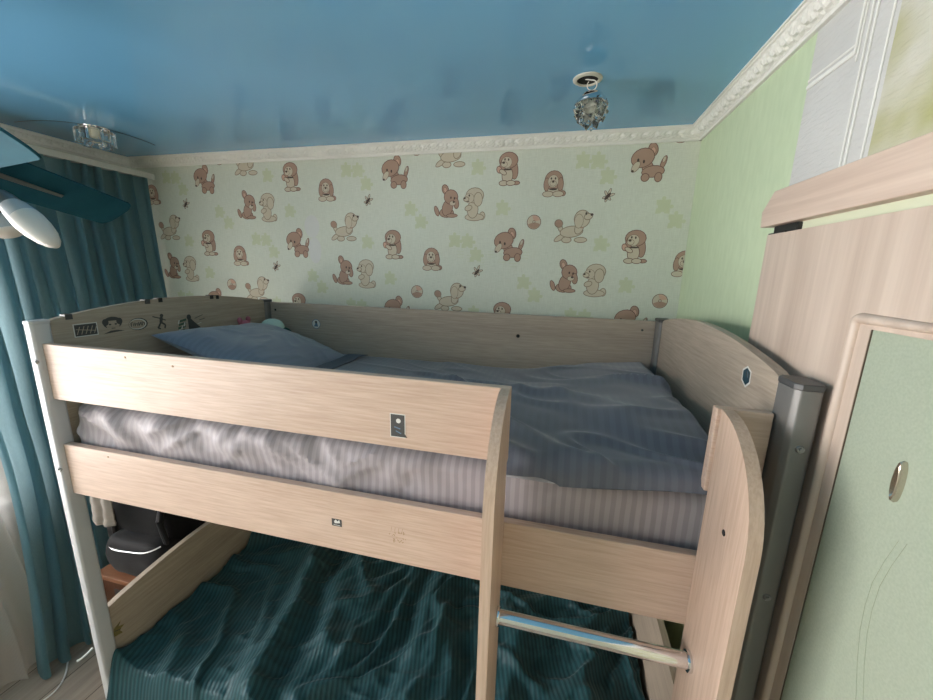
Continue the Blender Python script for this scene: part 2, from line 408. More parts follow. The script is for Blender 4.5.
def ball(d):
    d.E(0, 0, .46, .46, I_CR, line=.04, n=22)
    d.P([(0, .05)] + [(.44 * math.cos(a), .44 * math.sin(a)) for a in [PI * .1 * k + .3 for k in range(6)]], I_PK)
    d.P([(0, -.0)] + [(.44 * math.cos(a), .44 * math.sin(a)) for a in [PI * .1 * k + 3.5 for k in range(9)]], I_BR)
    d.E(0, .02, .07, .07, I_CR, line=.03)
def fly(d):
    for a, l in ((20, .3), (70, .34), (120, .26), (200, .22), (250, .24), (310, .2)):
        c, q = math.cos(math.radians(a)), math.sin(math.radians(a))
        d.E(c * l * .8, q * l * .8, l * .7, .06, I_CR, a, line=.03, lc=I_DK, n=10)
    d.E(0, 0, .1, .28, I_DK, -40, line=0)
def puzzle(d):
    d.P([(-.38, -.38), (-.1, -.36), (-.08, -.28), (.08, -.28), (.1, -.36), (.38, -.38), (.36, -.1), (.36, .1), (.38, .38), (-.38, .38), (-.36, .1), (-.28, .08), (-.28, -.08), (-.36, -.1)], I_PZ)
    for x, z in ((.45, 0), (0, .46)): d.E(x, z, .11, .11, I_PZ, line=0, n=10)
MOTIF = [(pupA, .041, 2.381, .145), (pupB, .261, 2.308, .118), (pupC, -.542, 2.384, .15), (pupD, -.254, 2.238, .15), (pupE, -.126, 2.221, .155),
         (pupF, .369, 2.113, .17), (ball, .18, 2.137, .068), (fly, .507, 2.248, .07),
         (puzzle, .385, 2.4, .078), (puzzle, .452, 2.396, .078), (puzzle, .497, 2.33, .078), (puzzle, .746, 2.2, .078), (puzzle, .803, 2.137, .078),
         (puzzle, 1.227, 2.199, .078), (puzzle, .495, 2.033, .078)]
bm = bmesh.new(); box(bm, XL - .1, XR + .1, YB, YB + .1, 0, ZC)
for i in range(-3, 4):
    for j in range(0, 6):
        for fn, x, z, h in MOTIF:
            X = x + 1.205 * i + .603 * ((j + 1) % 2); Z = z - .355 * (j - 1)
            if fn is ball and abs(X - .18) < .1 and Z > 2.0: continue
            if XL + .06 < X < XR + .03 and 1.2 < Z < 2.50: fn(Draw(bm, X, Z, h))
# rubbed pale spot
d = Draw(bm, .16, 2.1, .2); d.E(0, .1, .24, .3, I_PT, line=0); d.E(.06, -.55, .2, .36, I_PT, line=0)
# pencil scribble rows
for k in range(7):
    d = Draw(bm, 1.02 + .055 * k, 1.985 - .02 * (k % 3), .05)
    for q in range(3): d.P([(-.4, -.4 + .3 * q), (.35, -.4 + .3 * q), (.35, -.37 + .3 * q), (-.4, -.37 + .3 * q)], I_PZ)
tag(raw('wall_back', bm, WM), 'pale green wall papered with printed puppies, balls and puzzle pieces', kind='structure')

# ---- right wall: green strip, white relief paper nearer the door
bm = bmesh.new()
box(bm, XR, XR + .1, .378, YB, 0, ZC, 0); box(bm, XR, XR + .1, .125, .378, 0, ZC, 1); box(bm, XR, XR + .1, YF, .125, 0, ZC, 2)
GB = .378
box(bm, XR - .0035, XR, .225, GB, 2.340, 2.350, 3, .002); box(bm, XR - .0025, XR, .225, GB, 2.356, 2.362, 3, .0015)
box(bm, XR - .0035, XR, .220, .226, 2.340, CZ, 3, .002); box(bm, XR - .0025, XR, .212, .217, 2.325, CZ, 3, .0015)
for y in (.194, .180, .136): box(bm, XR - .003, XR, y, y + .005, 1.95, CZ, 3, .002)
for k in range(34):   # slanting leaf relief between the two upright beads
    z = 1.97 + k * .0145
    v = [bm.verts.new((XR - .0005, .143, z)), bm.verts.new((XR - .0011, .160, z + .011)), bm.verts.new((XR - .0005, .179, z + .016)), bm.verts.new((XR - .0005, .160, z + .002))]
    f = bm.faces.new(v); f.material_index = 1
tag(finish('wall_right', bm, [M_GREEN, M_WHITEP, M_OLIVEP, M_PLASTER]), 'right wall, light green paper and white relief wallpaper', kind='structure')

bm = bmesh.new(); box(bm, XL - .1, XR + .1, YF - .1, YF, 0, ZC)
tag(finish('wall_front', bm, M_WALL), 'plain pale wall opposite the puppy wall', kind='structure')

# ---- left wall with the window opening
WY0, WY1, WZ0, WZ1 = -2.15, .35, .75, 2.25
bm = bmesh.new()
box(bm, XL - .1, XL, YF, WY0, 0, ZC); box(bm, XL - .1, XL, WY1, YB, 0, ZC); box(bm, XL - .1, XL, WY0, WY1, 0, WZ0); box(bm, XL - .1, XL, WY0, WY1, WZ1, ZC)
tag(finish('wall_left', bm, M_WALL), 'window wall behind the curtains', kind='structure')
bm = bmesh.new()
for a in ((WY0, WY0 + .06, WZ0, WZ1), (WY1 - .06, WY1, WZ0, WZ1), (WY0 + .06, WY1 - .06, WZ0, WZ0 + .06), (WY0 + .06, WY1 - .06, WZ1 - .06, WZ1), (-.94, -.86, WZ0 + .06, WZ1 - .06)):
    box(bm, XL - .07, XL - .02, *a, bev=.004)
win = tag(finish('window_1', bm, M_WHITE), 'white framed window behind the curtains', kind='structure')
for a, b_ in ((WY0 + .06, -.94), (-.86, WY1 - .06)):
    bm = bmesh.new(); box(bm, XL - .05, XL - .044, a, b_, WZ0 + .06, WZ1 - .06); finish('pane', bm, M_PANE, win)
bm = bmesh.new(); box(bm, XL - .02, XL + .1, WY0 - .05, WY1 + .05, WZ0 - .03, WZ0, bev=.006); finish('window_sill', bm, M_WHITE, win)

# ---- embossed cornice: a swept relief, one run per wall
def cornice(name, p0, p1, inward, label):
    """p0 -> p1 along the wall foot of the moulding; inward = unit vector into the room"""
    p0, p1, inw = Vector(p0), Vector(p1), Vector(inward)
    L = (p1 - p0).length; nu = int(L / .006); H = ZC - CZ
    # profile from the wall (low) to the ceiling (out in the room)
    prof = [(0, 0), (.010, .0), (.013, .006), (.012, .010), (.017, .013), (.021, .018), (.026, .023), (.031, .028), (.036, .033), (.040, .036), (.043, .039), (.047, .040), (.050, .044), (.055, .044), (.055, H)]
    bm = bmesh.new(); rows = []
    for i in range(nu + 1):
        s = L * i / nu; c = p0 + (p1 - p0) * (i / nu); row = []
        m0 = min(s, L - s)
        for k, (dx, dz) in enumerate(prof):
            off = 0
            if 4 <= k <= 9:
                t = (k - 4) / 5
                ph = s / .046 + .55 * math.sin(t * PI) + .5 * t
                off = .009 * abs(math.sin(ph * PI)) ** .6 * math.sin((t * .9 + .05) * PI) - .002 * (math.sin(ph * 4 * PI) > .3)
            row.append(bm.verts.new(c + inw * (dx + off * .7) + Vector((0, 0, CZ + dz - off * .7))))
        rows.append(row)
    for i in range(nu):
        for k in range(len(prof) - 1):
            bm.faces.new((rows[i][k], rows[i][k + 1], rows[i + 1][k + 1], rows[i + 1][k]))
    o = raw(name, bm, M_PLASTER, smooth=False); tag(o, label, kind='structure')
cornice('trim_1', (XL, YB, 0), (XR, YB, 0), (0, -1, 0), 'white embossed cornice above the puppy wall')
cornice('trim_2', (XR, YB, 0), (XR, YF, 0), (-1, 0, 0), 'white embossed cornice above the green wall')
cornice('trim_3', (XL, YF, 0), (XL, YB, 0), (1, 0, 0), 'white embossed cornice above the curtains')

# ------------------------------------------------------------------ bunk bed
BL, BW = 1.94, .96
bed = empty('bunk_bed', (BL / 2, BW / 2, 0))
tag(bed, 'light oak bunk bed with grey metal corner posts and a ladder', 'bunk bed')
def post(x0, x1, y0, y1, m, screws, face):
    c = .0045 if m is M_POST_LIT else .008
    pl = [(x0 + c, y0), (x1 - c, y0), (x1, y0 + c * 1.3), (x1, y1 - c * 1.3), (x1 - c, y1), (x0 + c, y1), (x0, y1 - c * 1.3), (x0, y0 + c * 1.3)]
    bm = bmesh.new(); prism(bm, pl, 'z', 0, 1.708, bev=0)
    bmesh.ops.bevel(bm, geom=[e for e in bm.edges if abs(e.verts[0].co.z - e.verts[1].co.z) > 1], offset=.0025, segments=3, profile=.5, affect='EDGES')
    p = finish('post', bm, m, bed, True)
    bm = bmesh.new(); cx, cy = (x0 + x1) / 2, (y0 + y1) / 2
    prism(bm, [((a - cx) * 1.03 + cx, (b - cy) * 1.03 + cy) for a, b in pl], 'z', 1.708, 1.720, bev=.002)
    finish('cap', bm, m if m is M_POST_LIT else M_CAP, p)
    for z in screws:
        bm = bmesh.new()
        lathe(bm, [(0, .0045), (.003, .0045), (.0035, .002), (.006, .0025), (.0075, .001), (.008, -.004)], ((x0 + x1) / 2 + (.008 if m is M_POST_LIT else 0), y0, z), align((0, -1, 0)), 14)
        finish('screw', bm, M_SCREW, p, True)
post(-.034, 0, -.017, .032, M_POST_LIT, (1.595, 1.235), 0)
post(BL + .004, BL + .051, -.042, .028, M_POST, (1.60, 1.285), 0)
post(-.05, -.002, .928, .985, M_POST, (), 0)
post(BL, BL + .05, .903, .985, M_POST, (), 0)
T = .022
def board(name, x0, x1, y0, y1, z0, z1, m, parent=bed, bev=.0015):
    bm = bmesh.new(); box(bm, x0, x1, y0, y1, z0, z1, bev=bev, seg=1); return finish(name, bm, m, parent)
guard = board('guard_board', 0, 1.439, 0, T, 1.4709, 1.6485, M_OAKX)
board('guard_board', 1.8435, BL, 0, T, 1.4709, 1.6485, M_OAKX)
rail = board('side_rail', 0, BL, 0, T, 1.1406, 1.3169, M_OAKX)
back = board('back_board', 0, BL, BW, BW + T, 1.40, 1.706, M_OAKB_SHADE)
board('side_rail', 0, BL, BW, BW + T, 1.1406, 1.3169, M_OAKX)
board('side_rail', 0, BL, 0, T, .07, .246, M_OAKX)
board('side_rail', 0, BL, BW, BW + T, .07, .246, M_OAKX)
board('bed_base', 0, BL, T + .001, BW - .001, 1.185, 1.205, M_OAKY_SHADE)
board('bed_base', 0, BL, T + .001, BW - .001, .12, .14, M_OAKY_SHADE)
def end_panel(x0, x1, zb, ze, m=M_OAKY_SHADE):
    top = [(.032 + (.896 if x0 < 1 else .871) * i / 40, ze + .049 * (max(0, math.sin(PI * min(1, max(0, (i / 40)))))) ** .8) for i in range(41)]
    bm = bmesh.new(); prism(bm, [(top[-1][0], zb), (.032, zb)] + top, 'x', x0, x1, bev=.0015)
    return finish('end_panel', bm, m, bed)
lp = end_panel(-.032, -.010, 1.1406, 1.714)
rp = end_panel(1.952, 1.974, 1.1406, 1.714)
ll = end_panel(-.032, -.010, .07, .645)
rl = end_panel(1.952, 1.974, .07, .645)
# ladder
def upright(x0, x1):
    pr = [(0, 0), (-.172, 0), (-.172, 1.45)]
    for i in range(1, 15):
        a = PI / 2 * i / 14; pr.append((-.172 * math.cos(a), 1.45 + .1985 * math.sin(a)))
    bm = bmesh.new(); prism(bm, pr, 'x', x0, x1, bev=.0018)
    return finish('ladder_upright', bm, M_OAKZ, bed)
upright(1.417, 1.439); ur = upright(1.850, 1.872)
for z in (1.107, .80, .50, .20):
    bm = bmesh.new(); tube(bm, [(1.439, -.055, z), (1.850, -.055, z)], .016, 20)
    r = finish('rung', bm, M_CHROME, bed, True)
    for x, s in ((1.439, 1), (1.850, -1)):
        bm = bmesh.new(); lathe(bm, [(.016, 0), (.021, 0), (.0215, .003), (.0205, .007), (.016, .008)], (x, -.055, z), align((s, 0, 0)), 20)
        finish('flange', bm, M_CHROME, r, True)
def dot(name, c, n, r, m, parent, h=.0015):
    bm = bmesh.new(); lathe(bm, [(0, h), (r * .8, h), (r, h * .5), (r, -.003)], c, align(n), 14); return finish(name, bm, m, parent)
dot('bolt_hole', (1.850, -.094, 1.444), (-1, 0, 0), .006, M_DARK, ur)
dot('bolt_hole', (1.355, BW, 1.605), (0, -1, 0), .0085, M_DARK, back)
dot('bolt_hole', (.03, BW, 1.665), (0, -1, 0), .006, M_DARK, back)
dot('bolt_hole', (1.89, BW, 1.665), (0, -1, 0), .005, M_CAP, back)
for x, z in ((.5, 1.62), (.33, 1.632), (.19, 1.30)): dot('bolt_hole', (x, 0, z), (0, -1, 0), .003, M_RESID, guard if z > 1.4 else rail)

# ---- stickers (flat prints stuck on the boards)
class Flat:
    """flat decal drawn in a plane: origin o, axes u (right) and v (up), normal n"""
    def __init__(s, o, u, v, mats):
        s.o, s.u, s.v = Vector(o), Vector(u), Vector(v); s.n = s.u.cross(s.v).normalized(); s.bm = bmesh.new(); s.k = 0; s.mats = mats
    def poly(s, pts, mi):
        s.k += 1
        vs = [s.bm.verts.new(s.o + s.u * a + s.v * b + s.n * (.0005 + .00008 * s.k)) for a, b in pts]
        f = s.bm.faces.new(vs); f.material_index = mi
    def ell(s, x, y, rx, ry, mi, rot=0, n=16):
        c, q = math.cos(math.radians(rot)), math.sin(math.radians(rot))
        s.poly([(x + rx * math.cos(2 * PI * i / n) * c - ry * math.sin(2 * PI * i / n) * q, y + rx * math.cos(2 * PI * i / n) * q + ry * math.sin(2 * PI * i / n) * c) for i in range(n)], mi)
    def rect(s, x0, x1, y0, y1, mi): s.poly([(x0, y0), (x1, y0), (x1, y1), (x0, y1)], mi)
    def line(s, x0, y0, x1, y1, w, mi):
        d = Vector((x1 - x0, y1 - y0)).normalized() * w / 2
        s.poly([(x0 - d.y, y0 + d.x), (x0 + d.y, y0 - d.x), (x1 + d.y, y1 - d.x), (x1 - d.y, y1 + d.x)], mi)
    def done(s, parent, label): return tag(raw('sticker', s.bm, s.mats, parent), label)
# left headboard: u runs +y seen from inside (normal +x): u=+y, v=+z
def LF(y, z): return Flat((-.010, y, z), (0, 1, 0), (0, 0, 1), [M_STDARK, M_GREYW, M_STGREEN, M_OAKY_SHADE])
s = LF(.123, 1.674); s.rect(-.034, .034, -.022, .022, 1); s.rect(-.031, .031, -.019, .019, 0)
for k in range(5): s.line(-.026 + .012 * k, -.014, -.016 + .012 * k, .012, .0022, 3)
s.line(-.028, .004, .028, -.006, .002, 3)
s.done(lp, 'dark rectangular picture sticker')
s = LF(.204, 1.679); s.ell(0, .008, .03, .022, 0)
s.ell(0, .0, .021, .021, 3); s.ell(-.022, .012, .01, .012, 0); s.ell(.022, .012, .01, .012, 0); s.rect(-.018, .018, .016, .026, 0)
s.ell(-.009, .003, .004, .003, 0); s.ell(.009, .003, .004, .003, 0); s.line(-.006, -.011, .006, -.011, .0025, 0)
s.poly([(-.034, -.028), (.034, -.024), (.012, -.019), (-.010, -.019)], 0)
s.done(lp, 'black line-drawn face sticker with curly hair')
s = LF(.288, 1.672); s.ell(0, 0, .034, .023, 0); s.ell(-.002, 0, .031, .020, 1); s.ell(-.004, 0, .029, .017, 3)
for k, x in enumerate((-.025, -.012, .001, .013)):
    s.line(x, -.007, x, .007, .003, 0); s.line(x, .007 - .007 * (k % 3), x + .008, .007 - .005 * (k % 2), .0025, 0); s.line(x + .008, -.007, x + .008, .004, .0025, 0)
s.done(lp, 'oval lettering sticker with a dark rim')
s = LF(.372, 1.668); s.ell(.006, .026, .007, .007, 0); s.line(.004, .02, .0, -.002, .012, 0); s.line(-.03, .026, .004, .014, .004, 0); s.line(.004, .014, .02, .006, .004, 0)
s.line(0, 0, -.014, -.022, .007, 0); s.line(0, 0, .016, -.012, .007, 0); s.line(.016, -.012, .012, -.026, .006, 0); s.line(-.014, -.022, -.004, -.026, .005, 0)
s.done(lp, 'black dancing figure sticker')
s = LF(.497, 1.645)
for k in range(4): s.line(-.062 + .004 * k, -.026 + .014 * k, -.028 + .003 * k, -.02 + .014 * k, .009, 2); s.line(-.056 + .012 * (k % 3), -.03 + .012 * k, -.05 + .012 * (k % 3), -.014 + .012 * k, .005, 1)
s.poly([(-.012, -.028), (.044, -.02), (.03, -.006), (.012, .012), (-.006, .034), (-.012, .02)], 0); s.ell(-.006, .03, .010, .012, 0)
s.line(.02, .022, .06, .034, .0025, 0); s.line(.04, .012, .07, .018, .0025, 0); s.line(.03, -.004, .05, .002, .002, 1)
s.done(lp, 'green lettering and black seated figure sticker')
# right panel: normal -x, u=-y, v=z
s = Flat((1.952, .156, 1.682), (0, -1, 0), (0, 0, 1), [M_STTEAL, M_GREYW, M_STDARK, M_STBLUE])
hexa = [(0, .024), (.02, .015), (.022, -.012), (.004, -.026), (-.018, -.014), (-.02, .012)]
s.poly(hexa, 1); s.poly([(a * .8, b * .8) for a, b in hexa], 0); s.poly([(-.002, .014), (.012, .008), (.012, -.004), (0, .0)], 2); s.line(.004, .012, .008, -.002, .002, 3)
s.done(rp, 'teal hexagon sticker with a white border')
# back board (normal -y): u=+x
def BF(x, z, y=BW): return Flat((x, y, z), (1, 0, 0), (0, 0, 1), [M_STDARK, M_GREYW, M_STBLUE, M_RESID])
s = BF(.279, 1.601); s.ell(0, 0, .026, .026, 2, n=20); s.ell(0, 0, .023, .023, 1, n=20); s.poly([(-.014, -.014), (.012, -.014), (.008, 0), (.004, .012), (-.004, .012), (-.006, 0)], 2); s.ell(0, .01, .007, .007, 0)
s.done(back, 'round white sticker with a blue figure')
s = BF(1.172, 1.529, 0); s.rect(-.021, .019, -.031, .03, 1); s.rect(-.019, .017, -.029, .028, 0); s.poly([(.0, -.029), (.024, -.029), (.014, -.016), (.0, -.012)], 0)
s.ell(.001, .012, .006, .006, 1); s.line(-.01, -.004, .006, -.008, .003, 2); s.line(-.006, -.014, .008, -.02, .003, 2)
s.done(guard, 'dark square sticker with a pale dot')
s = BF(.99, 1.227, 0); s.rect(-.015, .015, -.011, .011, 0); s.poly([(-.008, .003), (-.003, .009), (.003, .004), (.008, .010), (.010, .0), (-.006, -.003)], 1); s.line(-.01, -.007, .01, -.008, .0015, 1)
s.done(rail, 'small dark torn sticker')
s = BF(1.167, 1.226, 0)
random.seed(3)
for k in range(22):
    a, b = random.uniform(-.026, .022), random.uniform(-.02, .008); s.line(a, b, a + random.uniform(-.006, .006), b + random.uniform(-.006, .006), .0022, 3)
for k in range(4): s.line(-.018 + .01 * k, .01, -.016 + .01 * k, .022, .001, 3)
s.done(rail, 'glue remains of a removed sticker')
s = Flat((-.010, .05, .535), (0, 1, 0), (0, 0, 1), [M_OLIVE, M_STDARK]); s.poly([(-.02, -.02), (.012, -.03), (.004, -.01), (.022, .0), (.002, .008), (.014, .026), (-.012, .012)], 0); s.line(-.012, .0, .008, -.01, .003, 1); s.line(-.004, .01, .008, .018, .002, 1)
s.done(ll, 'olive leaf-shaped sticker')
# edge clips on the headboard
def ztop(y): return 1.714 + .049 * max(0, math.sin(PI * (y - .032) / .896)) ** .8
for y, w, m in ((.086, .012, M_CAP), (.335, .012, M_CAP), (.384, .010, M_BLACK), (.615, .011, M_BLACK), (.645, .009, M_BLACK)):
    bm = bmesh.new(); z = ztop(y); box(bm, -.0345, -.0075, y - w, y + w * .6, z - .014, z + .0035, bev=.0015); finish('edge_clip', bm, m, lp)
# white hook on the front left post
bm = bmesh.new(); tube(bm, [(-.012, -.030, .538), (-.014, -.045, .531), (-.02, -.062, .524), (-.026, -.070, .522)], [.0035, .003, .003, .0045], 8)
finish('hook', bm, M_WHITE, bed, True)

# ------------------------------------------------------------------ bedding
def ridge(x, y, seed):
    return 1 - abs(nz(x, y, seed)) * 2.0
def crest(n, w): return math.exp(-(n / w) ** 2)
def mattress(name, x0, x1, y0, y1, z0, z1, m, amp, label):
    """rounded slab with puckered sides"""
    bm = bmesh.new(); r = .045; nx = 150; ny = 40
    sec = []   # half section front: bottom -> up front -> over the top -> back
    for k in range(5): sec.append((y0 + r - r * math.sin(PI / 2 * k / 4), z0 + r - r * math.cos(PI / 2 * k / 4)))
    for k in range(1, 12): sec.append((y0, z0 + r + (z1 - z0 - 2 * r) * k / 12))
    for k in range(6): sec.append((y0 + r - r * math.cos(PI / 2 * k / 5), z1 - r + r * math.sin(PI / 2 * k / 5)))
    for k in range(1, 16): sec.append((y0 + r + (y1 - y0 - 2 * r) * k / 16, z1))
    for k in range(6): sec.append((y1 - r + r * math.sin(PI / 2 * k / 5), z1 - r + r * math.cos(PI / 2 * k / 5)))
    for k in range(1, 6): sec.append((y1, z1 - r - (z1 - z0 - 2 * r) * k / 6))
    for k in range(5): sec.append((y1 - r + r * math.cos(PI / 2 * k / 4), z0 + r - r * math.sin(PI / 2 * k / 4)))
    rings = []
    cyy, czz = (y0 + y1) / 2, (z0 + z1) / 2
    for i in range(nx + 1):
        x = x0 + (x1 - x0) * i / nx; e = min(x - x0, x1 - x); k = 1.
        sc_ = r * (1 - math.sqrt(max(0, 1 - (1 - min(e / .022, 1)) ** 2))) * .5
        row = []
        for j, (y, z) in enumerate(sec):
            yy = y + (sc_ if y < cyy else -sc_) * (1 if abs(y - cyy) > .3 else 0); zz = z + (sc_ if z < czz else -sc_)
            f = amp * (nz(x * 7 + z * 5, z * 9 - x * 2, 3.) + .6 * ridge(x * 5.5 + (z - z0) * 9, z * 4, 9.) * smooth01((x1 * .55 - x) / .5 + .6)) + amp * .55 * nz(x * 22 + z * 16, z * 10, 5.) + amp * .8 * max(0., ridge(x * 9 + (z - z0) * 12 * (1 if nz(x * 3, 1.) > 0 else -1), z * 5, 13.)) ** 3 * smooth01((z - z0 - .06) / .12)
            f *= 1 - .8 * smooth01((x - 1.05) / .35)
            if y <= y0 + r * .9: yy += -f * .9 + amp * .3
            elif z > czz: zz += f * .5
            row.append(bm.verts.new((x, yy, zz)))
        rings.append(row)
    n = len(sec)
    for i in range(nx):
        for j in range(n):
            bm.faces.new((rings[i][j], rings[i][(j + 1) % n], rings[i + 1][(j + 1) % n], rings[i + 1][j]))
    bm.faces.new(rings[0][::-1]); bm.faces.new(rings[-1])
    o = finish(name, bm, m, smooth=True)
    tag(o, label, 'mattress'); return o
mattress('mattress', .004, 1.925, .038, .945, 1.206, 1.440, M_SHEET, .017, 'pale grey striped sheeted mattress on the upper bunk')
mattress('mattress', .02, 1.92, .05, .945, .141, .345, M_SHEET, .004, 'mattress of the lower bunk under the dark teal throw')

def duvet():
    X0, X1, Y0, Y1 = .30, 1.925, .012, .946; nu, nv = 320, 200
    def prof(u, v):
        x = X0 + (X1 - X0) * u; y0 = Y0 + .13 * smooth01((1.44 - x) / .10); y = y0 + (Y1 - y0) * v
        y += .008 * nz(x * 5, 2.2) if v < .05 else 0
        z = 1.462
        z += .075 * smooth01((x - 1.35) / .55) * (.55 + .45 * smooth01((y) / .5))      # plumped up at the foot end
        z -= .02 * smooth01((.35 - x) / .3)
        # folds: long soft creases that sweep towards the front corner
        w = .35 * nz(x * 1.7, y * 1.7, 4.)
        a = (x * .84 - y * .54 + w * .3); b = (x * .54 + y * .84 + w * .35)
        amp = smooth01((x - .75) / .5) * .9 + .22
        amp *= .35 + .65 * smooth01((.85 - y) / .4)
        z += amp * (.018 * nz(a * 1.9, b * 5.0, 1.) + .022 * crest(nz(a * 1.3 + 3, b * 4.2, 6.), .10) + .012 * crest(nz(a * 2.2 + 8, b * 7.5, 16.), .10) + .003 * nz(a * 9, b * 16, 2.))
        z += .004 * nz(x * 7, y * 5, 8.)
        e = min(y - y0, Y1 - y, (x - X0) * 1.0, (X1 - x)); R_ = .05
        if e < R_:
            t = 1 - e / R_; z -= (z - 1.422 - .034 * smooth01((x - 1.5) / .36)) * (1 - math.sqrt(max(0, 1 - t * t))) * 1.0
        return Vector((x, y, z))
    def warp(t, k):    # denser samples at the rims
        return t - .06 * math.sin(2 * PI * t) * k
    bm = bmesh.new()
    V = grid(bm, nu, nv, lambda u, v: prof(warp(u, .9), warp(v, 1.5)))
    # underside rim
    base = []
    loop = [V[i][0] for i in range(nu + 1)] + [V[nu][j] for j in range(1, nv + 1)] + [V[i][nv] for i in range(nu - 1, -1, -1)] + [V[0][j] for j in range(nv - 1, 0, -1)]
    cx, cy = (X0 + X1) / 2, (Y0 + Y1) / 2
    low = []
    for v in loop:
        p = v.co; q = Vector((p.x + (.02 if p.x < cx else -.02) * (abs(p.x - cx) > .9), p.y + (.022 if p.y < cy else -.022) * (abs(p.y - cy) > .4), 1.415 + .032 * smooth01((p.x - 1.5) / .36) + .004 * nz(p.x * 11, 1.)))
        low.append(bm.verts.new(q))
    n = len(loop)
    for i in range(n): bm.faces.new((loop[i], low[i], low[(i + 1) % n], loop[(i + 1) % n]))
    bm.faces.new(low)
    o = finish('duvet', bm, M_DUVET, smooth=True)
    tag(o, 'slate grey satin striped duvet spread over the upper bunk', 'duvet')
duvet()

def pillow():
    c = Vector((.272, .605, 1.532)); rot = Matrix.Rotation(math.radians(17), 3, 'Y') @ Matrix.Rotation(math.radians(-4), 3, 'X')
    hx, hy, h = .265, .305, .062
    bm = bmesh.new(); nu, nv = 56, 64
    def surf(sgn):
        def f(u, v):
            a, b = 2 * u - 1, 2 * v - 1
            # pinched corners
            px = a * hx * (1 - .06 * (1 - b * b)) ; py = b * hy * (1 - .05 * (1 - a * a))
            t = max(0, (1 - abs(a) ** 2.6)) ** .5 * max(0, (1 - abs(b) ** 2.6)) ** .5
            z = sgn * h * t
            if sgn > 0: z += t * (.012 * nz(px * 7, py * 7, 3.) + .006 * max(0, ridge(px * 10 + py * 6, py * 9, 5.)) ** 3)
            return c + rot @ Vector((px, py, z))
        return f
    A = grid(bm, nu, nv, surf(1)); B = grid(bm, nu, nv, surf(-1))
    bmesh.ops.remove_doubles(bm, verts=bm.verts[:], dist=1e-5)
    o = finish('pillow', bm, M_PILLOW, smooth=True); tag(o, 'grey pillow leaning on the headboard of the upper bunk', 'pillow')
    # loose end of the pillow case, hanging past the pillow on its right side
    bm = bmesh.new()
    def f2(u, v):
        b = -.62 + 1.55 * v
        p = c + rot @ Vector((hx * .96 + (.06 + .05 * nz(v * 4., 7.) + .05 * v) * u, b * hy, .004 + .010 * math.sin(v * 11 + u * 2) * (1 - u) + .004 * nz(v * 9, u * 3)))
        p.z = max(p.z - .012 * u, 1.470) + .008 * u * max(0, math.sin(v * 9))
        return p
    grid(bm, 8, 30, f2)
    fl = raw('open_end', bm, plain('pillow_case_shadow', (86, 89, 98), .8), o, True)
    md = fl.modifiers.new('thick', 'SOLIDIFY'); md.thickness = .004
pillow()

def throw():
    X0, X1, Y0, Y1 = .004, 1.935, -.05, .948; nu, nv = 340, 210
    def f(u, v):
        x = X0 + (X1 - X0) * u; y = Y0 + (Y1 - Y0) * v
        z = .382 + .02 * nz(x * 2.2, y * 2.2, 7.)
        w1 = nz(x * 1.6, y * 1.5, 2.) * .30 + .05 * nz(x * 5, y * 5, 6.)
        ang = 1.25 + .9 * nz(x * 1.1, y * 1.1, 11.)
        ca, sa = math.cos(ang), math.sin(ang)
        a = x * ca + y * sa + w1; b = -x * sa + y * ca + w1 * .6
        m_ = .5 + .5 * nz(x * 2.1, y * 2.1, 21.)
        z += .060 * m_ * crest(nz(a * .8, b * 3.4, 1.), .17) + .046 * (1 - m_) * crest(nz(a * 1.5 + 4, b * 5., 3.), .17)
        z += .022 * crest(nz(b * 3. + w1 * 3, a * 4.5, 8.), .14) + .016 * m_ * crest(nz(x * 4 + w1 * 4, y * 6 - x * 4, 31.), .15) + .006 * crest(nz(x * 9 - y * 6, y * 9 + w1 * 5, 41.), .16) + .008 * nz(a * 6, b * 15, 5.)
        # long deep fold from back left to the front
        q = (x - .42) - (.62 - y) * .28 + .05 * nz(y * 4, 3.)
        z += .055 * math.exp(-(q / .05) ** 2) * smooth01((.95 - y) / .3) - .035 * math.exp(-((q - .10) / .06) ** 2)
        # rises against the left end panel and drops over the front edge
        z += .05 * smooth01((.10 - x) / .1) * (.4 + .6 * smooth01((y - .3) / .4))
        z -= .20 * smooth01((.03 - y) / .08)
        return Vector((x, y if y > -.04 else y, z))
    bm = bmesh.new(); V = grid(bm, nu, nv, f)
    o = raw('throw_blanket', bm, M_TEALB, smooth=True)
    md = o.modifiers.new('thick', 'SOLIDIFY'); md.thickness = .006; md.offset = -1
    tag(o, 'crumpled dark teal ribbed throw covering the lower bunk', 'blanket')
throw()

# ------------------------------------------------------------------ soft toys behind the pillow
M_MINT = plain('mint_plush', (186, 205, 194), .95, spec=.1)
M_MINTD = plain('dark_green_plush', (58, 92, 84), .95, spec=.1)
M_PINK = plain('pink_plush', (176, 104, 116), .95, spec=.1)
r = empty('soft_toy', (.1, .87, 1.46)); tag(r, 'pale mint plush toy in the corner behind the grey pillow', 'soft toy')
bm = bmesh.new(); blob(bm, (.085, .865, 1.578), (.062, .05, .052), p=.9)
hd = finish('head', bm, M_MINT, r, True)
for dx in (-.028, .012):
    bm = bmesh.new(); blob(bm, (.085 + dx - .016, .826, 1.602), (.006, .005, .007)); finish('eye', bm, M_BLACK, hd, True)
bm = bmesh.new(); blob(bm, (.112, .822, 1.572), (.024, .012, .009)); finish('muzzle', bm, M_MINTD, hd, True)
bm = bmesh.new(); blob(bm, (.135, .885, 1.535), (.045, .045, .05)); finish('hood', bm, M_MINTD, r, True)
bm = bmesh.new(); blob(bm, (.10, .88, 1.505), (.06, .05, .05)); finish('body', bm, M_MINT, r, True)
r = empty('soft_toy', (.035, .745, 1.50)); tag(r, 'small pink plush item peeking over the grey pillow by the headboard', 'soft toy')
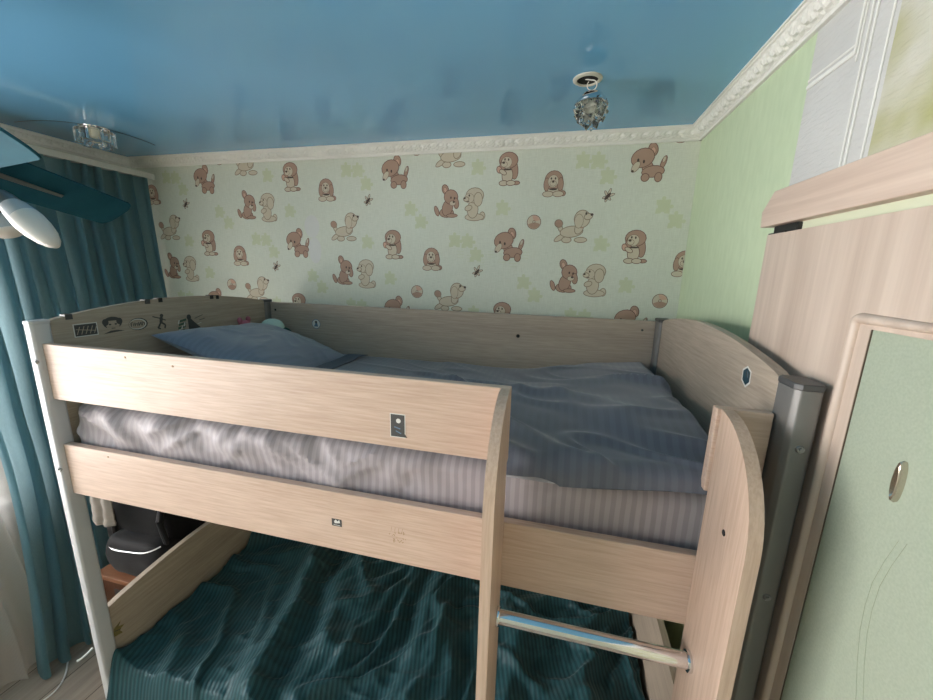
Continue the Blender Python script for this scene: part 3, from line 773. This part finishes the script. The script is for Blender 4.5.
bm = bmesh.new(); blob(bm, (.032, .742, 1.60), (.028, .036, .034)); finish('head', bm, M_PINK, r, True)
for s_ in (-1, 1):
    bm = bmesh.new(); blob(bm, (.03, .742 + .026 * s_, 1.635), (.010, .012, .016)); finish('ear', bm, M_PINK, r, True)
bm = bmesh.new(); blob(bm, (.032, .742, 1.545), (.03, .04, .045)); finish('body', bm, M_PINK, r, True)

# ------------------------------------------------------------------ between the bed and the curtain
M_BROWN = wood('brown_cabinet', 'z', (92, 56, 36), (70, 42, 28), .45, fine=40)
M_BROWNT = wood('brown_cabinet_top', 'x', (150, 104, 76), (128, 86, 62), .4, fine=40)
r = empty('nightstand', (-.26, .45, 0)); tag(r, 'brown wooden bedside cabinet standing between bed and curtain', 'cabinet')
bm = bmesh.new()
for a in ((-.44, -.42, .262, .65, .02, .478), (-.095, -.075, .262, .65, .02, .478), (-.42, -.095, .63, .65, .02, .478), (-.42, -.095, .262, .63, .02, .04)): box(bm, *a)
finish('carcass', bm, M_BROWN, r)
bm = bmesh.new(); box(bm, -.45, -.065, .245, .655, .478, .5, bev=.003); finish('top', bm, M_BROWNT, r)
bm = bmesh.new(); box(bm, -.418, -.097, .258, .276, .05, .47, bev=.003); dr = finish('door', bm, M_BROWN, r)
bm = bmesh.new(); box(bm, -.36, -.15, .2555, .258, .09, .43); finish('panel', bm, M_CAP, dr)
for x in (-.425, -.09):
    for y in (.28, .62):
        bm = bmesh.new(); box(bm, x - .012, x + .012, y - .012, y + .012, 0, .02, bev=.002); finish('foot', bm, M_BLACK, r)

M_NYL = fabric('black_nylon', (16, 16, 18), (13, 13, 15), 'z', .006, .75, .1, spec=.12)
M_NYL2 = fabric('charcoal_nylon', (27, 27, 29), (23, 23, 25), 'z', .006, .7, .1, spec=.15)
r = empty('backpack', (-.25, .42, .5)); tag(r, 'black backpack with a silver zip standing on the bedside cabinet', 'backpack')
def pack_body(c, s, p, amp, seed):
    bm = bmesh.new(); blob(bm, c, s, u=36, v=24, p=p)
    for v in bm.verts:
        q = v.co; n_ = amp * nz(q.x * 14, q.z * 14, seed); v.co.y += n_; v.co.x += n_ * .5
    return bm
bd = finish('body', pack_body((-.30, .45, .735), (.225, .12, .235), .5, .02, 1.), M_NYL, r, True)
pk = finish('front_pocket', pack_body((-.245, .335, .595), (.172, .075, .095), .5, .012, 4.), M_NYL2, r, True)
bm = bmesh.new(); pts = []
for i in range(25):
    t = -1 + 2 * i / 24; pts.append((-.240 + .150 * t, .2585 + .035 * abs(t) ** 5, .650 + .016 * t + .016 * (abs(t) ** 4)))
tube(bm, pts, .003, 6); finish('zip', bm, plain('silver_zip', (205, 205, 205), .3, .5), pk, True)
for k, (x, z) in enumerate(((-.38, .83), (-.13, .84))):
    bm = bmesh.new(); pts = [(x, .36, z + .02), (x - .01 + .02 * k, .325, z - .06), (x - .02 + .05 * k, .325, z - .15), (x - .03 + .06 * k, .33, z - .24)]
    tube(bm, pts, [.012, .014, .012, .008], 8); finish('strap', bm, M_NYL2, r, True)
bm = bmesh.new(); tube(bm, [(-.30, .44, .91), (-.28, .44, .945), (-.22, .44, .945), (-.20, .44, .91)], .009, 8); finish('handle', bm, M_NYL2, r, True)

M_BEIGE = fabric('beige_cloth', (150, 142, 134), (146, 138, 130), 'z', .05, .85, .1)
bm = bmesh.new()
grid(bm, 18, 26, lambda u, v: Vector((-.43 + .10 * u, .272 + .015 * u + .006 * math.sin(u * 13 + v * 2) + .006 * nz(u * 4, v * 5), .945 - .20 * v - .03 * u * math.sin(v * 3))))
for (x0, x1) in ():
    pass
o = raw('cloth', bm, M_BEIGE, smooth=True); md = o.modifiers.new('thick', 'SOLIDIFY'); md.thickness = .006
tag(o, 'beige cloth draped over the left side of the black backpack', 'cloth')

# white cable on the floor
bm = bmesh.new(); pts = []
for i in range(40):
    t = i / 39; pts.append((-.57 + .04 * math.sin(t * 5) - .20 * t * t, .00 + .30 * t, .004 + .0))
tube(bm, pts, .0035, 6)
tag(finish('cable', bm, M_WHITE, smooth=True), 'thin white cable lying on the floor by the teal curtain', 'cable')

# ------------------------------------------------------------------ curtains
def cx_base(z):   # plane of the curtain: close to the wall on top, pushed into the room below the sill
    return -.905 + .045 * smooth01((2.4 - z) / 1.0) + .185 * smooth01((1.25 - z) / 1.1)
ZT = 2.392
r = empty('curtain', (-.7, .55, 0)); tag(r, 'heavy teal curtain drawn to the corner behind the bunk bed', 'curtain')
bm = bmesh.new()
def fcur(u, v):
    z = ZT - (ZT - .012) * v; fold = smooth01(v / .12)
    ys = .085 + .13 * smooth01(z / 1.1); y = ys + (1.085 - ys) * u
    y += (.10 - .10 * u) * smooth01((v - .3) / .6) * 0
    s_ = u + .012 * math.sin(v * 4 + u * 20)
    ph = s_ * 2 * PI * 11.5 + .7 * math.sin(s_ * 17) + .5 * nz(s_ * 5, v * 1.3, 2.)
    A = (.034 + .016 * v) * (.8 + .5 * nz(s_ * 6, 3.))
    x = cx_base(z) + A * math.copysign(abs(math.sin(ph)) ** .7, math.sin(ph)) + .012 * nz(s_ * 14, v * 3, 5.)
    y += A * .75 * math.cos(ph)
    return Vector((x, min(y, YB - .02), z))
grid(bm, 320, 60, fcur)
raw('drape', bm, M_CURT, r, True)
bm = bmesh.new(); box(bm, -1.008, -.838, -2.25, YB - .058, ZT - .002, ZT + .016, bev=.002); box(bm, -.838, -.833, -2.25, YB - .058, ZT - .014, ZT + .016, bev=.001)
rl_ = tag(finish('curtain_rail', bm, plain('rail_white', (206, 203, 194), .5)), 'white curtain rail under the cornice along the window wall', 'curtain rail')
for y in (-1.6, -.7, .2, 1.0):
    bm = bmesh.new(); box(bm, XL, -.97, y - .012, y + .012, ZT + .016, ZT + .026, bev=.002); finish('bracket', bm, M_WHITE, rl_)
r = empty('sheer_curtain', (-.8, -.6, 0)); tag(r, 'white sheer curtain hanging beside the teal curtain at the window', 'curtain')
bm = bmesh.new()
def fsh(u, v):
    z = ZT - (ZT - .01) * v; y = -2.15 + 2.40 * u
    ph = u * 2 * PI * 25 + .8 * nz(u * 9, v * 2)
    A = .022 + .012 * v
    return Vector((cx_base(z) - .078 + A * math.sin(ph), y + .3 * A * math.cos(ph), z))
grid(bm, 300, 36, fsh)
raw('drape', bm, M_SHEER, r, True)

# ------------------------------------------------------------------ sliding door on the right wall
XD = 2.0
DY1, DY0, DZ = .285, -.62, 2.000
dr = empty('door_1', (XD, (DY0 + DY1) / 2, 0)); tag(dr, 'pale ash sliding door with frosted green glass', kind='structure')
gy1, gy0, gz1, gz0 = -.083, -.62 + .37, 1.826, .45
gy0 = -.46
bm = bmesh.new()
for a in ((gy1, DY1, .01, DZ), (DY0, gy0, .01, DZ), (gy0, gy1, gz1, DZ), (gy0, gy1, .01, gz0)): box(bm, XD, XD + .036, *a)
finish('frame', bm, M_DOOR, dr)
bm = bmesh.new()   # raised rounded bead round the glass with a flat slope inside it
by = gy1 + .032; b0 = gy0 - .032; bz = gz1 + .015; bz0 = gz0 - .02
def beadseg(bm, pts):
    tube(bm, pts, .0085, 10)
arc = [(XD, by - .012 * (1 - math.sin(a)) , bz - .012 * (1 - math.cos(a))) for a in [PI / 2 * k / 6 for k in range(7)]]
beadseg(bm, [(XD, by, bz0), (XD, by, bz - .012)] + [(XD, by - .012 + .012 * math.cos(a), bz - .012 + .012 * math.sin(a)) for a in [PI / 2 * k / 6 for k in range(1, 7)]] + [(XD, b0, bz), (XD, b0, bz0), (XD, by, bz0)])
finish('bead', bm, M_DOOR, dr, True)
bm = bmesh.new(); box(bm, XD + .003, XD + .010, gy0 + .0005, gy1 - .0005, gz0 + .0005, gz1 - .0005)
gl = finish('glass', bm, M_GLASS, dr)
bm = bmesh.new()   # black seal line
for a in ((gy1 - .0007, gy1, gz0, gz1), (gy0, gy0 + .0007, gz0, gz1)): box(bm, XD + .001, XD + .003, *a)
finish('seal', bm, plain('brown_seal', (84, 68, 54), .7), dr)
bm = bmesh.new()   # oval finger pull on the glass
pr = [(.6, .0), (1., .0), (1.05, .35), (.95, .8), (.78, .9), (.66, .55), (.55, .25), (0, .22)]
M3 = Matrix(((0, 0, -1), (0, 1, 0), (1, 0, 0)))
rr = []
lathe(bm, [(a * .030, b * .010) for a, b in pr], (XD + .003, -.194, 1.630), M3, 28)
for v in bm.verts: v.co.y = -.194 + (v.co.y + .194) * .18
tag(finish('handle', bm, plain('satin_nickel', (196, 186, 172), .22, .9), dr, True), 'oval metal finger pull on the glass')
bm = bmesh.new()   # etched dotted sprig
for off in (0., .012):
    P_ = [(-.225, 1.557), (-.214, 1.515), (-.206, 1.473), (-.205, 1.431), (-.208, 1.392), (-.217, 1.346), (-.23, 1.298), (-.25, 1.2), (-.275, 1.08)]
    tube(bm, [(XD + .0026, y + off, z - off * .4) for y, z in P_], .0004, 4)
finish('etched_sprig', bm, plain('etched_line', (154, 163, 138), .6), gl)
# pelmet and track
PY1, PY0, PZ0, PZ1 = .300, -.95, 2.018, 2.094
bm = bmesh.new()
prism(bm, [(PY1, PZ0), (PY0, PZ0), (PY0, PZ1), (PY1 - .038, PZ1), (PY1 + .004, PZ0 + .036)], 'x', XD - .012, XR, bev=.0015)
tag(finish('trim_4', bm, M_DOORX), 'pale ash pelmet above the sliding door', kind='structure')
bm = bmesh.new(); box(bm, XD + .012, XD + .03, PY0, .18, 2.000, 2.018); finish('track', bm, plain('track_cream', (206, 212, 186), .4), dr)
bm = bmesh.new(); box(bm, XD + .002, XD + .034, .175, .266, 2.002, 2.0175, bev=.002); box(bm, XD + .008, XD + .02, .266, .272, 2.008, 2.014, bev=.001); box(bm, XD + .001, XD + .03, .215, .284, 2.0002, 2.003)
finish('roller', bm, M_BLACK, dr)

# ------------------------------------------------------------------ crystal spotlights
def gem(bm, c, r, rng, mi=0):
    rot = Matrix.Rotation(rng.uniform(0, 3), 3, 'Z') @ Matrix.Rotation(rng.uniform(-.5, .5), 3, 'X')
    c = Vector(c); n = 7; top = []; mid = []; bot = []
    for k in range(n):
        a = 2 * PI * k / n
        top.append(bm.verts.new(c + rot @ Vector((.55 * r * math.cos(a), .55 * r * math.sin(a), .75 * r))))
        mid.append(bm.verts.new(c + rot @ Vector((r * math.cos(a + .4), r * math.sin(a + .4), .1 * r))))
    p = bm.verts.new(c + rot @ Vector((0, 0, -1.1 * r)))
    bm.faces.new(top)
    for k in range(n):
        k2 = (k + 1) % n
        bm.faces.new((top[k], mid[k], top[k2])); bm.faces.new((mid[k], mid[k2], top[k2])); bm.faces.new((mid[k], p, mid[k2]))
rng = random.Random(5)
r = empty('ceiling_spotlight', (1.567, .622, ZC)); tag(r, 'crystal ball spotlight hanging loose on its wire from a ceiling hole', 'ceiling light', 'crystal spotlights in the blue ceiling')
bm = bmesh.new(); lathe(bm, [(.033, -.002), (.034, -.006), (.040, -.006), (.045, -.003), (.046, .0)], (1.567, .622, ZC), None, 36)
finish('ring', bm, plain('ring_cream', (200, 198, 184), .4), r, True)
bm = bmesh.new(); lathe(bm, [(0, -.0006), (.034, -.0012)], (1.567, .622, ZC), None, 30); finish('recess', bm, M_DARK, r)
bm = bmesh.new(); pts = [(1.560, .622, ZC), (1.572, .621, 2.509)]
for k in range(13):
    a = PI * .5 - 1.0 * PI * k / 12
    pts.append((1.582 + .015 * math.cos(a), .62, 2.492 + .015 * math.sin(a)))
pts.append((1.583, .62, 2.470))
tube(bm, [(1.582 + .015 * math.cos(a), .619, 2.492 + .015 * math.sin(a)) for a in [PI * 1.5 - .75 * PI * k / 9 for k in range(10)]], .0014, 6)
tube(bm, pts, .0018, 6); finish('wire', bm, M_WHITE, r, True)
gc = Vector((1.585, .62, 2.420))
bm = bmesh.new(); lathe(bm, [(0, .052), (.014, .051), (.03, .046), (.044, .030), (.047, .018), (.044, .018), (.040, .028), (.026, .041), (0, .046)], gc, None, 28)
cup = finish('cup', bm, M_CHROME, r, True)
bm = bmesh.new(); lathe(bm, [(0, .034), (.018, .03), (.028, .012), (.024, -.014), (.01, -.028), (0, -.03)], gc, None, 20); finish('lamp', bm, plain('lamp_core', (205, 205, 190), .25), r, True)
for j, (el, n, rr_) in enumerate(((.42, 6, .019), (-.25, 6, .024), (-.95, 5, .021))):
    for k in range(n):
        a = 2 * PI * k / n + j * .35
        bm = bmesh.new(); gem(bm, gc + Vector((math.cos(el) * math.cos(a), math.cos(el) * math.sin(a), math.sin(el))) * .038, rr_, rng); finish('crystal', bm, M_CRYS, r)
bm = bmesh.new(); gem(bm, gc + Vector((.006, 0, -.058)), .006, rng); finish('crystal', bm, M_CRYS, r)
r = empty('ceiling_spotlight', (-.65, .68, ZC)); tag(r, 'square crystal spotlight set in the ceiling above the teal curtain', 'ceiling light', 'crystal spotlights in the blue ceiling')
bm = bmesh.new(); lathe(bm, [(0, -.012), (.05, -.012), (.055, -.004), (.056, 0)], (-.65, .68, ZC), None, 30); finish('base_plate', bm, M_CHROME, r, True)
bm = bmesh.new(); lathe(bm, [(0, -.046), (.018, -.044), (.024, -.03), (.024, -.012)], (-.65, .68, ZC), None, 18); finish('lamp', bm, plain('lamp_core_warm', (232, 228, 205), .3), r, True)
for k in range(10):
    a = 2 * PI * k / 10; s_ = .015; h = .052 + .014 * (k % 2)
    c = Vector((-.65 + .062 * math.cos(a), .68 + .062 * math.sin(a), ZC - .012))
    bm = bmesh.new(); box(bm, -s_, s_, -s_ * .7, s_ * .7, -h, 0, bev=.003, seg=1)
    bmesh.ops.transform(bm, matrix=Matrix.Translation(c) @ Matrix.Rotation(a + PI / 2, 4, 'Z'), verts=bm.verts[:])
    finish('crystal', bm, M_CRYS, r)
for k in range(4):
    a = 2 * PI * k / 4 + .4; bm = bmesh.new(); gem(bm, (-.65 + .03 * math.cos(a), .68 + .03 * math.sin(a), ZC - .072), .014, rng); finish('crystal', bm, M_CRYS, r)

# ------------------------------------------------------------------ ceiling fan
M_BLADE = wood('teal_blade', 'x', (34, 84, 98), (28, 74, 88), .75, fine=20)
M_FANM = plain('brushed_grey_metal', (128, 130, 130), .35, .8)
M_BLADE.node_tree.nodes['Principled BSDF'].inputs['Specular IOR Level'].default_value = .08
FH = Vector((-.068, -.103, 2.169))
r = empty('ceiling_fan', FH); tag(r, 'teal ceiling fan with frosted glass lamps hanging near the window', 'ceiling fan')
bm = bmesh.new(); lathe(bm, [(0, 0), (.065, 0), (.062, -.02), (.03, -.05), (.0, -.052)], (FH.x, FH.y, ZC), None, 28); finish('canopy', bm, M_FANM, r, True)
bm = bmesh.new(); tube(bm, [(FH.x, FH.y, ZC - .045), (FH.x, FH.y, FH.z + .06)], .012, 14); finish('downrod', bm, M_FANM, r, True)
bm = bmesh.new(); lathe(bm, [(0, .075), (.03, .07), (.085, .05), (.1, .02), (.1, -.02), (.085, -.03), (.06, -.035), (.055, -.07), (.03, -.085), (0, -.088)], FH, None, 32); finish('motor_housing', bm, M_FANM, r, True)
TH, PIT, DROOP = .271, .60, .15
for k in range(3):
    th = TH + 2 * PI * k / 3; R3 = Matrix.Rotation(th, 3, 'Z') @ Matrix.Rotation(-(DROOP if k != 2 else .045), 3, 'X') @ Matrix.Rotation(-PIT, 3, 'Y')
    # local: +y outwards, x across
    out = []
    L0, L1, w0, w1 = .115, .560, .074, .070
    side = [(w0 + (w1 - w0) * t, L0 + (L1 - L0 - .03) * t) for t in [i / 8 for i in range(9)]]
    tip = [(w1 * math.cos(a) ** .55 if math.cos(a) > 0 else 0, L1 - .03 + .03 * math.sin(a)) for a in [PI / 2 * i / 8 for i in range(1, 9)]]
    half = side + tip
    outline = [(-w0 * .7, L0 - .01), (w0 * .7, L0 - .01)] + half + [(-x, y) for x, y in half[::-1][1:]]
    bm = bmesh.new(); prism(bm, outline, 'z', -.003, .003, bev=.001)
    for v in bm.verts: v.co = FH + R3 @ v.co
    bl = finish('blade', bm, M_BLADE, r)
    bm = bmesh.new(); prism(bm, [(-.010, .07), (.010, .07), (.005, .33), (-.005, .33)], 'z', -.008, -.003, bev=.001)
    for v in bm.verts: v.co = FH + R3 @ v.co
    finish('blade_bracket', bm, M_FANM, bl)
M_FROST = plain('frosted_shade', (226, 221, 214), .35, **{'Transmission Weight': .15})
M_FROSTG = plain('grey_neck_glass', (176, 180, 182), .35)
M_BRONZE = plain('dark_bronze', (84, 78, 74), .4, .7)
SH = [((-.011, -.012, 2.07), (.122, .015, 1.937)), ((-.102, .010, 2.05), (-.064, .018, 1.965)), ((-.14, -.19, 2.07), (-.24, -.27, 1.945))]
for a, b in SH:
    a, b = Vector(a), Vector(b); d = (b - a); L = d.length; M3b = align(d)
    bm = bmesh.new(); tube(bm, [(FH.x, FH.y, FH.z - .06), ((FH + a) / 2 + Vector((0, 0, -.035))), a], [.011, .010, .012], 10); arm = finish('lamp_arm', bm, M_FANM, r, True)
    bm = bmesh.new(); lathe(bm, [(0, -.012), (.018, -.010), (.024, .01), (.026, .03), (.023, .034)], a, M3b, 22); finish('lamp_holder', bm, M_BRONZE if a.x < -.05 else M_FANM, arm, True)
    bm = bmesh.new(); lathe(bm, [(.022, .02), (.030, .045), (.0345, .075)], a, M3b, 26); 
    k = L
    lathe(bm, [(.0345, .075), (.036, .075 + (k - .075) * .15), (.034, .075 + (k - .075) * .4), (.028, .075 + (k - .075) * .66), (.018, .075 + (k - .075) * .87), (.008, k * .985), (0, k)], a, M3b, 26, mi=1)
    bmesh.ops.remove_doubles(bm, verts=bm.verts[:], dist=1e-5)
    tag(finish('lamp_shade', bm, [M_FROSTG, M_FROST], r, True), 'white frosted glass lamp shade with a grey neck')

# ------------------------------------------------------------------ camera
cam = bpy.data.cameras.new('camera'); co = bpy.data.objects.new('camera', cam); COL.objects.link(co)
Rr, Ru, Rf = Vector((.9712182, .2369396, .0243912)), Vector((-.0721457, .1950337, .9781395)), Vector((-.2270029, .9517465, -.2065145))
mw = Matrix((Rr, Ru, -Rf)).transposed().to_4x4(); mw.translation = Vector((1.526397, -.792704, 1.9))
co.matrix_world = mw
cam.sensor_fit = 'HORIZONTAL'; cam.sensor_width = 36; cam.lens = 376.524 / 933 * 36; cam.clip_start = .01; cam.clip_end = 50
sc.camera = co

# ------------------------------------------------------------------ light
w = bpy.data.worlds.new('sky'); sc.world = w; w.use_nodes = True
bg = w.node_tree.nodes['Background']; bg.inputs['Color'].default_value = (.95, .97, 1.0, 1); bg.inputs['Strength'].default_value = 1.2
def area(name, loc, d, sx, sy, power, col):
    l = bpy.data.lights.new(name, 'AREA'); l.shape = 'RECTANGLE'; l.size, l.size_y = sx, sy; l.energy = power; l.color = col
    o = bpy.data.objects.new(name, l); COL.objects.link(o); o.location = loc; o.rotation_euler = Vector(d).to_track_quat('-Z', 'Y').to_euler(); return o
area('daylight_window', (XL - .35, -1.15, 1.5), (1, .2, .28), 2.2, 1.6, 335, (1.0, .975, .965))
sc.view_settings.view_transform = 'Standard'; sc.view_settings.look = 'None'; sc.view_settings.exposure = 0.0
